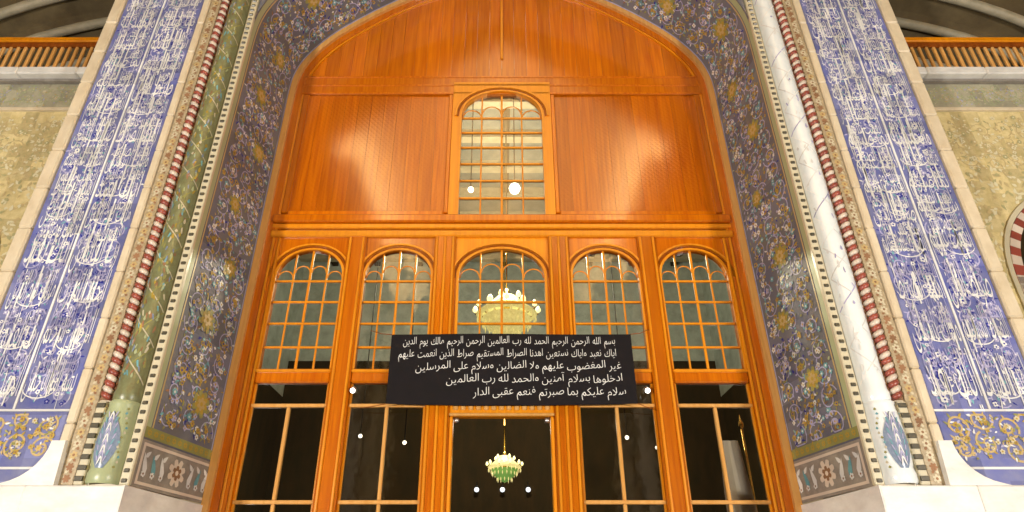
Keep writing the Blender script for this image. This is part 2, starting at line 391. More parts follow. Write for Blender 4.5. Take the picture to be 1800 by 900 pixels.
# ------------------------------------------------------------------ tile mosaic inlay: vines, leaves, blossoms set flush on a surface
class Inlay:
    def __init__(s, mapf): s.mb = MB(); s.map = mapf      # mapf(u, v, h) -> point
    def poly(s, pts, m, h):
        h += (len(s.mb.f) % 400) * 1e-5
        s.mb.poly([s.map(u, v, h) for u, v in pts], m)
    def ribbon(s, pts, w, m, h):
        for i in range(len(pts) - 1):
            (x0, y0), (x1, y1) = pts[i], pts[i + 1]
            dx, dy = x1 - x0, y1 - y0; L = math.hypot(dx, dy) or 1e-6
            nx, ny = -dy / L * w / 2, dx / L * w / 2
            s.poly([(x0 - nx, y0 - ny), (x1 - nx, y1 - ny), (x1 + nx, y1 + ny), (x0 + nx, y0 + ny)], m, h)
    def leaf(s, u, v, a, L, w, m, h):
        ca, sa = math.cos(a), math.sin(a)
        s.poly([(u + p * L * ca - q * w * sa, v + p * L * sa + q * w * ca) for p, q in ((0, 0), (.3, -.5), (.65, -.35), (1, 0), (.65, .35), (.3, .5))], m, h)
    def blossom(s, u, v, r, n, m, mc, h, a0=0.0):
        pts = []
        for k in range(n * 4):
            a = a0 + 2 * math.pi * k / (n * 4)
            rr = r * (0.62, 0.95, 1.0, 0.95)[k % 4]
            pts.append((u + rr * math.cos(a), v + rr * math.sin(a)))
        s.poly(pts, m, h)
        s.poly([(u + r * .36 * math.cos(a0 + 1.05 * k), v + r * .36 * math.sin(a0 + 1.05 * k)) for k in range(6)], mc, h + .0012)
    def spiral(s, u, v, r, turns, a0, sgn, m, w, h, leaves, bl, lim):
        pts = []; N = int(14 * turns)
        for k in range(N + 1):
            t = k / N; rr = r * (1 - .85 * t); a = a0 + sgn * 2 * math.pi * turns * t
            pts.append((min(max(u + rr * math.cos(a), lim[0]), lim[1]), min(max(v + rr * math.sin(a), lim[2]), lim[3])))
        s.ribbon(pts, w, m, h)
        for k in range(1, N, 2):
            a = a0 + sgn * 2 * math.pi * turns * k / N + random.uniform(-.6, .6) + (math.pi if random.random() < .4 else 0)
            s.leaf(*pts[k], a, r * random.uniform(.28, .5), r * random.uniform(.12, .22), random.choice(leaves), h + .0012)
        s.blossom(*pts[-1], r * random.uniform(.22, .32), random.choice((5, 6)), *random.choice(bl), h + .0024, random.random())
    def fill(s, u0, u1, v0, v1, r, leaves, bl, vine, dens=1.0, h=.002, w=.012):
        v = v0 + r; k = 0
        while v < v1 - r * .5:
            nu = max(1, int(round((u1 - u0) / (2.0 * r))))
            for i in range(nu):
                uu = u0 + (i + .5) * (u1 - u0) / nu + random.uniform(-.1, .1) * r
                s.spiral(uu, v + (r * .5 if i % 2 else 0) + random.uniform(-.15, .15) * r, r * random.uniform(.85, 1.05), random.uniform(1.2, 1.7), random.uniform(0, 6.28), 1 if (i + k) % 2 else -1,
                         vine, w, h, leaves, bl, (u0, u1, v0, v1))
            v += 1.75 * r; k += 1
        n = int(dens * (u1 - u0) * (v1 - v0) / (r * r) * 1.6)
        for _ in range(n):
            uu = random.uniform(u0 + .04, u1 - .04); vv = random.uniform(v0 + .04, v1 - .04)
            if random.random() < .35:
                s.blossom(uu, vv, r * random.uniform(.13, .26), random.choice((4, 5, 6)), *random.choice(bl), h + .004, random.random())
            else:
                s.leaf(uu, vv, random.uniform(0, 6.28), r * random.uniform(.25, .5), r * random.uniform(.12, .24), random.choice(leaves), h + .003)

# ================================================================== THE SETTING
# paving of the court
mb = MB(); mb.box((-60, -80, -0.3), (60, 40, 0.0), 'paving')
mb.build('ground', kind='structure')

# ------------------------------------------------------------------ dimensions of the portal
FY = -1.35          # front plane of the tiled frame
HALF = [(3.47, 2.60), (3.47, 8.90), (3.45, 9.28), (3.36, 9.62), (3.17, 9.96), (2.84, 10.36), (2.26, 10.86), (1.72, 11.24), (1.28, 11.48), (0.62, 11.76), (0.0, 11.98)]
def catmull(P, n):
    out = []
    for i in range(len(P) - 1):
        p0, p1, p2, p3 = P[max(i - 1, 0)], P[i], P[i + 1], P[min(i + 2, len(P) - 1)]
        for k in range(n):
            t = k / n
            out.append(tuple(.5 * (2 * b + (c - a) * t + (2 * a - 5 * b + 4 * c - d) * t * t + (3 * b - a - 3 * c + d) * t ** 3) for a, b, c, d in zip(p0, p1, p2, p3)))
    return out + [P[-1]]
CURVE = [HALF[0]] + catmull(HALF[1:], 4)
def arch_z(x):
    x = abs(x)
    if x >= 3.47: return 8.9
    for (xa, za), (xb, zb) in zip(CURVE[1:], CURVE[2:]):
        if xb <= x <= xa and xa > xb: return za + (zb - za) * (xa - x) / (xa - xb)
    return CURVE[-1][1]
PATH = [(-x, z) for x, z in CURVE] + [(x, z) for x, z in reversed(CURVE[:-1])]     # left foot -> crown -> right foot
LEN = [0.0]
for a, b in zip(PATH, PATH[1:]): LEN.append(LEN[-1] + math.hypot(b[0] - a[0], b[1] - a[1]))
def path_at(s):
    s = min(max(s, 0), LEN[-1])
    for i in range(len(PATH) - 1):
        if s <= LEN[i + 1] or i == len(PATH) - 2:
            t = (s - LEN[i]) / (LEN[i + 1] - LEN[i]); break
    a, b = PATH[i], PATH[i + 1]
    def nrm(j):
        p, q = PATH[max(j - 1, 0)], PATH[min(j + 1, len(PATH) - 1)]
        d = (q[0] - p[0], q[1] - p[1]); L = math.hypot(*d)
        return (-d[1] / L, d[0] / L)           # points out of the opening
    na, nb = nrm(i), nrm(i + 1)
    n = (na[0] + (nb[0] - na[0]) * t, na[1] + (nb[1] - na[1]) * t)
    return (a[0] + (b[0] - a[0]) * t, a[1] + (b[1] - a[1]) * t), n
DEPTH = 1.35; SPLAY = 0.22
def reveal_map(u, v, h):
    """u: 0 at the timber .. 1.35 at the front edge, v: along the arch, h: height off the tiles"""
    (x, z), n = path_at(v)
    o = 0.03 + SPLAY * u / DEPTH
    hx = -h * n[0]; hz = -h * n[1]
    return (x + n[0] * o + hx, -u - 0.16 * h, z + n[1] * o + hz)

# ================================================================== THE TILED PORTAL
portal = thing('tiled_portal', 'great tiled entrance portal with violet floral reveal and blue lettered bands framing orange timber', 'portal', (0, 0, 0))

# reveal and soffit of the arch
mb = MB(); N = 150
vs = [LEN[-1] * i / N for i in range(N + 1)]
for i in range(N):
    mb.poly([reveal_map(-.1, vs[i], 0), reveal_map(-.1, vs[i + 1], 0), reveal_map(DEPTH, vs[i + 1], 0), reveal_map(DEPTH, vs[i], 0)], 'violet_ground', True)
reveal = mb.build('arch_reveal', portal)
BL = [('g_white', 'g_gold'), ('g_gold', 'g_brown'), ('g_lavender', 'g_gold'), ('g_turquoise', 'g_white'), ('g_gold', 'g_cobalt')]
LV = ['g_olive', 'g_turquoise', 'g_white', 'g_lavender', 'g_brown', 'g_gold', 'g_cobalt', 'g_olive', 'g_gold', 'g_sage', 'g_tan']
inl = Inlay(reveal_map)
v0, v1 = 0.62, LEN[-1] - 0.62
inl.fill(0.13, DEPTH - 0.17, v0, v1, 0.16, LV, BL, 'g_lavender', dens=2.8, w=.015)
inl.mb.build('floral_mosaic', reveal, kind='stuff')
# border lines of the reveal
for u, w, m in ((0.06, .07, 'g_olive'), (0.105, .018, 'g_lavender'), (DEPTH - .14, .022, 'g_tan'), (DEPTH - .07, .085, 'g_sage')):
    inl = Inlay(reveal_map)
    for a, b in zip(vs, vs[1:]):
        if b > .6 and a < LEN[-1] - .6:
            inl.poly([(u - w / 2, a), (u - w / 2, b), (u + w / 2, b), (u + w / 2, a)], m, .003)
    inl.mb.build('border_line', reveal)
# gold medallions up the middle of the band
k = 0; s = 1.05
while s < LEN[-1] - 0.9:
    inl = Inlay(reveal_map)
    u = 0.66 + (0.12 if k % 2 else -0.12) + random.uniform(-.04, .04); q = random.uniform(.75, 1.05)
    inl.blossom(u, s, q * 0.18, 8, 'g_olive', 'g_gold', .008)
    inl.blossom(u, s, q * 0.13, 7, 'g_gold', 'g_olive', .011, .2)
    inl.blossom(u, s, q * 0.085, 6, 'g_tan', 'g_gold', .014)
    inl.mb.build('medallion', reveal); s += random.uniform(.78, 1.12); k += 1
# cartouche panel with its frame at the foot of each reveal
for side in (0, 1):
    va, vb = (0.0, 0.47) if side == 0 else (LEN[-1] - 0.47, LEN[-1])
    fr = (lambda u, v, h, a=va, L=LEN[-1], sd=side: reveal_map(u, v if sd == 0 else L - v, h))
    inl = Inlay(fr)
    inl.poly([(0.0, 0.0), (DEPTH - .02, 0.0), (DEPTH - .02, .47), (0.0, .47)], 'g_grey', .004)
    pan = inl.mb.build('cartouche_panel', portal)
    inl = Inlay(fr)
    for a, b, c, d in ((.05, .03, 1.28, .06), (.05, .41, 1.28, .44), (.05, .06, .085, .41), (1.245, .06, 1.28, .41)):
        inl.poly([(a, b), (c, b), (c, d), (a, d)], 'g_pinkwhite', .008)
    inl.mb.build('panel_frame', pan)
    inl = Inlay(fr)
    inl.blossom(.66, .235, .15, 8, 'g_pinkwhite', 'g_grey', .008)
    inl.blossom(.66, .235, .08, 6, 'g_brown', 'g_pinkwhite', .011)
    for d in (-1, 1):
        for j, t in enumerate((.22, .36, .50)):
            inl.leaf(.66 + d * t, .12, 1.57 - d * .3, .24, .07, 'g_white' if j % 2 == 0 else 'g_turquoise', .008)
            inl.leaf(.66 + d * (t + .05), .30, 1.57 + d * .8, .1, .05, 'g_white', .008)
            inl.blossom(.66 + d * (t + .03), .14, .035, 5, 'g_white', 'g_brown', .010)
    inl.mb.build('panel_flower', pan)
    inl = Inlay(fr)
    inl.poly([(0.02, .49), (DEPTH - .04, .49), (DEPTH - .04, .60), (0.02, .60)], 'g_olive', .006)
    for j in range(12): inl.blossom(.1 + j * .104, .545, .035, 6, 'g_gold', 'g_olive', .009)
    inl.mb.build('gold_border', pan)

# front plane: solid frame around the opening
ZT = 13.2
front_curve = []
for i in range(61):
    v = LEN[-1] * i / 60
    p = reveal_map(DEPTH, v, 0); front_curve.append((p[0], p[2]))
mb = MB()
xo = 4.60
# spandrel over the arch, in quads between the arch edge and the top edge
for a, b in zip(front_curve, front_curve[1:]):
    ta = (-3.72 + 7.44 * (0 if a[1] < 9.6 and a[0] < 0 else (1 if a[1] < 9.6 else (a[0] + 3.72) / 7.44)), ZT)
    tb = (-3.72 + 7.44 * (0 if b[1] < 9.6 and b[0] < 0 else (1 if b[1] < 9.6 else (b[0] + 3.72) / 7.44)), ZT)
    if max(a[1], b[1]) >= 9.6:
        mb.poly([(a[0], FY, a[1]), (b[0], FY, b[1]), (tb[0], FY, ZT), (ta[0], FY, ZT)], 'violet_ground')
mb.build('spandrel', portal)
for sd in (-1, 1):
    # core of the pier
    mb = MB()
    mb.prism([(sd * 3.72, 0), (sd * 5.86, 0), (sd * 5.86, ZT), (sd * 3.72, ZT)], FY + .01, 1.2, 'cream_stone')
    mb.build('pier', portal, fix=True)
    # inner chequered border beside the reveal
    piece('border_strip', (sd * 3.70, FY - .03, 2.60), (sd * 3.80, FY + .03, 11.5), 'g_cream', portal, .01)
    me = bbox_mesh(.055, .03, .040, 'g_black', .008)
    z = 2.64
    while z < 10.2:
        link('check_tile', me, portal, (sd * 3.75, FY - .032, z)); z += .098
    # engaged column, glazed; colours painted as if lit on the right, shaded on the left
    mb = MB()
    prof = [(.135, 3.42), (.15, 3.46), (.15, 3.52), (.138, 3.56), (.138, 12.0)]
    mb.lathe(prof, 'aqua_shaded' if sd < 0 else 'aqua_lit', (sd * 3.955, FY, 0), 14, math.pi, 2 * math.pi)
    col = mb.build('engaged_column', portal)
    # green and white scrolls winding up the column
    def colmap(u, v, h, sd=sd):
        a = 1.5 * math.pi + u
        r = .139 + h
        return (sd * 3.955 + r * math.cos(a), FY + r * math.sin(a), v)
    inl = Inlay(colmap)
    z = 3.6; k = 0
    while z < 11.5:
        k += 1
        for ph in (0, 1):
            pts = [(-1.3 + 2.6 * t / 8, z + .42 * ((t / 8) if ph == 0 else (1 - t / 8))) for t in range(9)]
            for (a, b), (c, d) in zip(pts, pts[1:]):
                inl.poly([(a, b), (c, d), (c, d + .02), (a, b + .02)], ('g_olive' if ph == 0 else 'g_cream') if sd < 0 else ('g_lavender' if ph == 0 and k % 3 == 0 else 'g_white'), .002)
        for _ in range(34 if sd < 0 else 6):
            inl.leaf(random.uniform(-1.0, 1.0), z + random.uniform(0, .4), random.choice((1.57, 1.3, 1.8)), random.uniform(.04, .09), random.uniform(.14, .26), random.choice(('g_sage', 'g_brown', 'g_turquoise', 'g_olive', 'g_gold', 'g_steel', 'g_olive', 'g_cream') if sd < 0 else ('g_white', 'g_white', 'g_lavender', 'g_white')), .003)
        z += .42
    inl.mb.build('scroll_mosaic', col, kind='stuff')
    # vase-shaped base of the column, with the same painted light and shade
    mb = MB()
    prof = [(.15, 2.60), (.165, 2.63), (.165, 2.70), (.155, 2.74), (.168, 2.86), (.172, 3.05), (.164, 3.26), (.15, 3.38), (.16, 3.41), (.13, 3.44)]
    mb.lathe(prof, 'g_sage' if sd < 0 else 'aqua_lit', (sd * 3.965, FY, 0), 18, math.pi, 2 * math.pi)
    base = mb.build('column_base', portal)
    mb = MB()
    for i in range(8):
        for j in range(8):
            def bp(i, j):
                t = -1 + 2 * j / 8; z = 2.74 + .56 * i / 8
                w = .72 * (1 - abs((i - 3.6) / 4.4) ** 1.8) + .02 if abs(i - 3.6) < 4.4 else .02
                for (r0, z0), (r1, z1) in zip(prof, prof[1:]):
                    if z0 <= z <= z1: r = r0 + (r1 - r0) * (z - z0) / (z1 - z0); break
                a = 1.5 * math.pi + t * w; r += .006
                return (sd * 3.965 + r * math.cos(a), FY + r * math.sin(a), z)
            mb.poly([bp(i, j), bp(i, j + 1), bp(i + 1, j + 1), bp(i + 1, j)], 'g_steel', True)
    mb.build('blue_cartouche', base)
    inl = Inlay(lambda u, v, h, sd=sd: (sd * 3.965 + (.172 + h) * math.cos(1.5 * math.pi + u), FY + (.172 + h) * math.sin(1.5 * math.pi + u), v))
    for i in range(9):          # leaves paired about a stem inside the cartouche
        v_ = 2.79 + i * .055; w_ = .30 * (1 - abs((i - 4) / 5.2) ** 2)
        for e in (-1, 1):
            inl.leaf(e * .06, v_, 1.57 - e * .5, .05, .20, 'g_lavender' if i % 2 else 'g_white', .006)
            inl.leaf(e * (.10 + w_), v_ + .02, 1.57 + e * .4, .04, .16, 'g_turquoise' if i % 2 else 'g_lavender', .006)
    for i in range(13):         # small studs round it
        for e in (-1, 1):
            inl.leaf(e * (.80 + .1 * math.sin(i)), 2.74 + i * .048, 1.57, .03, .16, ('g_olive', 'g_cream', 'g_turquoise')[i % 3], .006)
    inl.mb.build('leaf_mosaic', base, kind='stuff')
    me2 = bbox_mesh(.085, .03, .05, 'g_black', .006)
    piece('border_strip', (sd * 4.155, FY - .03, 2.60), (sd * 4.255, FY + .03, 3.44), 'g_cream', portal, .01)
    z = 2.66
    while z < 3.42:
        link('check_tile', me2, portal, (sd * 4.205, FY - .034, z)); z += .105
    # twisted rope moulding: red and white beads laid aslant
    bm_key = {}
    for m in ('g_red', 'g_pinkwhite'):
        b = MB()
        b.tube([(-.056, .02, -.03), (-.038, -.025, -.02), (0, -.042, 0), (.038, -.025, .02), (.056, .02, .03)], [.026, .034, .037, .034, .026], m, 7)
        bm_key[m] = b.mesh('rope_bead')
    z = 3.50; k = 0
    rope = link('rope_moulding', bbox_mesh(.14, .03, 8.2, 'g_brown', .005), portal, (sd * 4.18, FY - .002, 3.46 + 4.1))
    while z < 10.4:
        o = link('rope_bead', bm_key['g_red' if k % 2 == 0 else 'g_pinkwhite'], portal, (sd * 4.18, FY - .02, z))
        o.scale = (sd * .82, .9, .95)
        z += .064; k += 1
    # patterned beige strip and cream stone fillet
    piece('beige_strip', (sd * 4.262, FY - .02, 2.60), (sd * 4.41, FY + .03, 12), 'beige_tile', portal, .006)
    inl = Inlay(lambda u, v, h, sd=sd: (sd * u, FY - .02 - h, v))
    z = 2.66
    while z < 11:
        inl.blossom(4.336, z, .042, 6, random.choice(('g_tan', 'g_brown', 'g_cream')), 'g_brown', .003, random.random())
        inl.leaf(4.30, z + .05, .8, .05, .03, 'g_brown', .003); inl.leaf(4.37, z + .05, 2.3, .05, .03, 'g_cream', .003)
        z += .115
    inl.mb.build('flower_row', portal, kind='stuff')
    z = 2.62
    while z < 11.5:      # fillet in stone lengths
        piece('fillet_stone', (sd * 4.415, FY - .055, z), (sd * 4.515, FY + .03, z + .586), 'cream_stone', portal, .016); z += .59
    z = 2.62
    while z < 11.5:      # outer edge stones
        piece('edge_stone', (sd * 5.70, FY - .06, z), (sd * 5.87, FY + .35, z + .586), 'cream_stone', portal, .02); z += .59
    # ---- lettered panel
    px0, px1 = 4.52, 5.695
    mb = MB(); mb.poly([(sd * px0, FY - .012, 2.60), (sd * px1, FY - .012, 2.60), (sd * px1, FY - .012, 12.0), (sd * px0, FY - .012, 12.0)][::sd], 'blue_ground')
    panel = mb.build('lettered_panel', portal)
    fl = lambda u, v, h, sd=sd: (sd * u, FY - .012 - h, v)
    inl = Inlay(fl)
    pl = ['g_lavender', 'g_lavender', 'g_cobalt', 'g_white', 'g_turquoise', 'g_cobalt']
    pb = [('g_lavender', 'g_white'), ('g_white', 'g_cobalt'), ('g_cobalt', 'g_lavender')]
    inl.fill(px0 + .03, 5.095, 3.36, 11.4, .13, pl, pb, 'g_lavender', dens=1.1, w=.015)
    inl.fill(5.145, px1 - .03, 3.36, 11.4, .13, pl, pb, 'g_lavender', dens=1.1, w=.015)
    inl.mb.build('scroll_mosaic', panel, kind='stuff')
    # floral square at its foot
    inl = Inlay(fl)
    inl.poly([(px0 + .02, 2.78), (px1 - .02, 2.78), (px1 - .02, 3.33), (px0 + .02, 3.33)], 'blue_ground', .003)
    inl.mb.build('floral_square', panel)
    inl = Inlay(fl)
    inl.fill(px0 + .06, px1 - .06, 2.82, 3.30, .13, ['g_gold', 'g_tan', 'g_white', 'g_lavender', 'g_olive', 'g_olive'], [('g_gold', 'g_brown'), ('g_tan', 'g_gold'), ('g_cream', 'g_gold')], 'g_tan', dens=2.4, h=.006, w=.022)
    inl.mb.build('floral_mosaic', panel, kind='stuff')
    # white dividing lines
    def bar(a, b, c, d):
        piece('divider_line', (sd * a, FY - .024, b), (sd * c, FY - .005, d), 'g_white', panel, .003)
    bar(5.108, 3.36, 5.134, 11.5)
    bar(px0, 3.335, px1, 3.36)
    bar(px0, 2.75, px1, 2.775)
    # lettering: tall white script, two columns
    global_y = [0.0]
    words = ['بسم الله الرحمن', 'الرحمن الرحيم', 'الحمد لله رب', 'رب العالمين', 'مالك يوم الدين', 'اياك نعبد', 'واياك نستعين', 'اهدنا الصراط', 'الصراط المستقيم', 'صراط الذين', 'انعمت عليهم', 'سلام عليكم', 'بما صبرتم', 'فنعم عقبى الدار', 'والحمد لله']
    mb = MB(); k = 0 if sd < 0 else 5
    for c0, c1 in ((px0 + .035, 5.10), (5.14, px1 - .035)):
        z = 3.38
        while z < 10.6:
            hgt = random.uniform(.36, .50) if z > 5.2 else random.uniform(.52, .66)
            xa, xb = (c0, c1) if sd > 0 else (-c1, -c0)
            yy = FY - .022 - (k % 7) * .0006
            put_text(mb, words[k % len(words)], xa + .01, xb - .01, z - .03, z + hgt, yy, 'g_white')
            put_text(mb, words[(k * 3 + 4) % len(words)], xa + random.uniform(.02, .06), xb - random.uniform(.02, .06), z + hgt * .40, z + hgt * 1.25, yy - .005, 'g_white' if z > 4.6 else 'g_lavender')
            # tall shafts that run up between the words
            for _ in range(4):
                x = random.uniform(xa + .06, xb - .06); zz = z + random.uniform(0, .2); L = random.uniform(.3, .5)
                mb.poly([(x - .008, FY - .021, zz), (x + .008, FY - .021, zz), (x + .014, FY - .021, zz + L), (x - .007, FY - .021, zz + L * 1.04)], 'g_white')
            # bowl strokes
            cx = (xa + xb) / 2 + random.uniform(-.1, .1); r = random.uniform(.12, .2)
            arc = [(cx + r * math.cos(t), z + .22 + r * .7 * math.sin(t)) for t in [3.3 + .3 * i for i in range(10)]]
            for (p, q), (p2, q2) in zip(arc, arc[1:]):
                mb.poly([(p, FY - .0215, q), (p2, FY - .0215, q2), (p2, FY - .0215, q2 + .014), (p, FY - .0215, q + .014)], 'g_white')
            z += hgt * .96; k += 1
    mb.build('lettering', panel, kind='stuff')
    # marble plinth stones
    mb = MB(); mb.prism([(sd * 4.40, 2.585), (sd * 5.02, 2.585)] + [(sd * (4.56 + .46 * (1 - math.sin(t * math.pi / 2))), 2.60 + .42 * (1 - math.cos(t * math.pi / 2))) for t in [i / 8 for i in range(1, 9)]] + [(sd * 4.42, 3.02)], FY - .09, FY - .02, 'marble')
    mb.build('plinth_block', portal, fix=True)
    for i, (a, b) in enumerate(((3.66, 4.62), (4.62, 5.26), (5.26, 5.92))):
        for z0, z1 in ((0, .9), (.9, 1.8), (1.8, 2.58)):
            piece('marble_slab', (sd * a + .003, FY - .16, z0 + .003), (sd * b - .003, FY + .02, z1 - .003), 'marble', portal, .012)
    # marble dado on the splay of the reveal
    for z0, z1 in ((0, .9), (.9, 1.8), (1.8, 2.58)):
        mb = MB(); q = [(sd * 3.47, 0.0), (sd * 3.655, FY - .16), (sd * 3.9, FY - .10), (sd * 3.75, 0.0)]
        n = len(mb.v)
        k = len(q)
        mb.poly([(x, y, z1 - .003) for x, y in q], 'marble'); mb.poly([(x, y, z0 + .003) for x, y in q[::-1]], 'marble')
        for i in range(k):
            j = (i + 1) % k
            mb.poly([(*q[i], z0 + .003), (*q[j], z0 + .003), (*q[j], z1 - .003), (*q[i], z1 - .003)], 'marble')
        mb.build('marble_slab', portal, fix=True)

# ================================================================== SIDE WINGS
for sd in (-1, 1):
    lab = ('cream tiled wall with slatted balcony at the left of the portal' if sd < 0 else 'cream tiled wall with slatted balcony at the right of the portal')
    wing = thing('side_wing', lab, 'wall', (0, 0, 0), 'wings beside the portal')
    WY = -0.30; X0, X1 = 5.84, 12.5; cx, hw, sp = 8.50, 1.42, 5.25
    apex = sp + 1.62
    def head(n, r):
        """pointed arch from the left springing to the right, offset by r"""
        pts = []
        for i in range(n + 1):
            t = i / n
            a = math.pi * (1 - t)
            x = (hw + r) * math.cos(a); z = (1.50 + r) * math.sin(a) ** .82
            pts.append((cx + x, sp + z))
        return pts
    H = head(24, 0.17)
    mb = MB()
    P = lambda x, z: (sd * x, WY, z)
    def q(pts): mb.poly([P(*p) for p in (pts if sd > 0 else pts[::-1])], 'wall_tile')
    q([(X0, 2.58), (H[0][0], 2.58), (H[0][0], 8.38), (X0, 8.38)])
    q([(H[-1][0], 2.58), (X1, 2.58), (X1, 8.38), (H[-1][0], 8.38)])
    for a, b in zip(H, H[1:]): q([a, b, (b[0], 8.38), (a[0], 8.38)])
    wall = mb.build('tiled_wall', wing)
    mb = MB()     # core behind and recessed niche wall
    mb.box((min(sd * X0, sd * X1), .35, 0), (max(sd * X0, sd * X1), .6, 8.95), 'hall_cladding')
    mb.build('niche_wall', wing)
    inl = Inlay(lambda u, v, h, sd=sd: (sd * u, WY - h, v))
    cl = ['w_sand', 'w_pale', 'w_olive', 'w_pale', 'w_sand']; cb = [('w_pale', 'w_sand'), ('w_olive', 'w_pale'), ('w_sand', 'w_pale')]
    inl.fill(X0 + .1, 6.55, 2.7, 8.3, .17, cl, cb, 'w_sand', dens=2.0, w=.014)
    inl.fill(6.55, 9.6, 7.2, 8.3, .17, cl, cb, 'w_sand', dens=2.0, w=.014)
    for _ in range(500):
        uu, vv = random.uniform(6.5, 8.2), random.uniform(5.2, 7.3)
        if ((uu - cx) / (hw + .2)) ** 2 + ((vv - sp) / 1.75) ** 2 > 1.0: inl.leaf(uu, vv, random.uniform(0, 6), random.uniform(.06, .12), random.uniform(.03, .06), random.choice(cl), .004)
    inl.mb.build('floral_mosaic', wall, kind='stuff')
    # voussoirs: red and cream blocks round the blind arch
    seq = [(cx - hw - .085, z) for z in [2.7 + .115 * i for i in range(24)]]
    Hm = head(36, .0); Ho = head(36, .13)
    for i in range(36):
        a, b, c, d = Hm[i], Hm[i + 1], Ho[i + 1], Ho[i]
        m = MB(); m.prism([(sd * p[0], p[1]) for p in (a, b, c, d)], WY - .035, WY + .2, 'g_red' if i % 2 else 'g_pinkwhite')
        m.build('voussoir', wing, fix=True)
    for e in (-1, 1):
        for i, (zx) in enumerate([2.62 + .118 * k for k in range(24)]):
            x = cx + e * (hw + .065)
            piece('voussoir', (sd * x - .065, WY - .035, zx), (sd * x + .065, WY + .2, zx + .114), 'g_red' if i % 2 else 'g_pinkwhite', wing, .006)
    mb = MB()
    Hi = head(36, .135); He = head(36, .20)
    bord = [(cx - hw - .135, 2.6)] + Hi + [(cx + hw + .135, 2.6)]; bore = [(cx - hw - .20, 2.6)] + He + [(cx + hw + .20, 2.6)]
    for a, b, c, d in zip(bord, bord[1:], bore[1:], bore):
        mb.prism([(sd * p[0], p[1]) for p in (a, b, c, d)], WY - .03, WY + .05, 'g_cream')
    mb.build('arch_border', wing, fix=True)
    # frieze, ledge
    piece('frieze', (sd * X0, WY - .02, 8.43), (sd * X1, WY + .6, 8.93), 'frieze_tile', wing, .004)
    inl = Inlay(lambda u, v, h, sd=sd: (sd * u, WY - .02 - h, v))
    inl.fill(X0 + .05, 10.2, 8.46, 8.90, .11, ['g_sage', 'g_cream', 'g_lavender', 'g_tan'], [('g_cream', 'g_tan'), ('g_sage', 'g_cream')], 'g_sage', dens=.8, w=.01)
    inl.mb.build('frieze_mosaic', wing, kind='stuff')
    piece('string_course', (sd * X0, WY - .05, 8.37), (sd * X1, WY + .3, 8.43), 'cream_stone', wing, .012)
    for i in range(7):
        piece('ledge_stone', (sd * (X0 + i * .95), WY - .22, 8.98), (sd * (X0 + i * .95 + .946), WY + .7, 9.13), 'marble', wing, .02)
    piece('ledge_moulding', (sd * X0, WY - .10, 8.93), (sd * X1, WY + .3, 8.98), 'g_grey', wing, .01)
    # balcony rail of upright slats
    rail = piece('top_rail', (sd * (X0 + .04), WY - .12, 9.80), (sd * X1, WY - .02, 9.90), 'wood_light', wing, .015)
    piece('under_rail', (sd * (X0 + .04), WY - .10, 9.70), (sd * X1, WY - .04, 9.80), 'wood_dark', wing, .01)
    piece('bottom_rail', (sd * (X0 + .04), WY - .10, 9.13), (sd * X1, WY - .04, 9.18), 'wood_dark', wing, .01)
    x = X0 + .12
    while x < 9.9:
        piece('slat', (sd * x - .026, WY - .095, 9.18), (sd * x + .026, WY - .045, 9.70), 'edge_wood', wing, .012); x += .122
    # loggia behind the rail
    mb = MB()
    xa, xb = sorted((sd * X0, sd * X1))
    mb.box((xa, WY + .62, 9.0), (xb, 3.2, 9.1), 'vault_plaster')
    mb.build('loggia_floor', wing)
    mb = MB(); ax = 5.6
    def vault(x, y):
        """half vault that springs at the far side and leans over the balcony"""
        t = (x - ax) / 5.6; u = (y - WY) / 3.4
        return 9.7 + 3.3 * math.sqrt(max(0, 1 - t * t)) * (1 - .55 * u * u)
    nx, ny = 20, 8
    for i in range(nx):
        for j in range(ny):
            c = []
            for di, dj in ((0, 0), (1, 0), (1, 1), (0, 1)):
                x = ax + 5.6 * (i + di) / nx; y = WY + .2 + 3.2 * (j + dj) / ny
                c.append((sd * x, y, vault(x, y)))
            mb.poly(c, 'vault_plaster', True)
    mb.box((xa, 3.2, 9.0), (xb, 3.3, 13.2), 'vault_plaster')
    lv = mb.build('loggia_vault', wing)
    for j in range(5):
        y = WY + .35 + j * .62
        m = MB(); m.tube([(sd * (ax + 5.6 * i / 16), y, vault(ax + 5.6 * i / 16, y) - .05) for i in range(17)], .10, 'rib_plaster', 6)
        m.build('vault_rib', wing)
    for j in range(6):
        x = 6.5 + j * .75
        m = MB(); m.tube([(sd * x + sd * .12 * math.sin(t), 3.12 - .04 * t, 9.1 + .42 * t) for t in range(9)], .07, 'rib_plaster', 6)
        m.build('wall_rib', wing)
    for i in range(7):
        piece('marble_slab', (sd * (X0 + .1 + i * .95), WY - .12, 0.003), (sd * (X0 + .1 + i * .95 + .944), WY + .3, 2.58), 'marble', wing, .012)

# ================================================================== THE TIMBER SCREEN
scr = thing('wooden_screen', 'glossy orange timber screen with arched windows filling the portal arch', 'wooden screen')
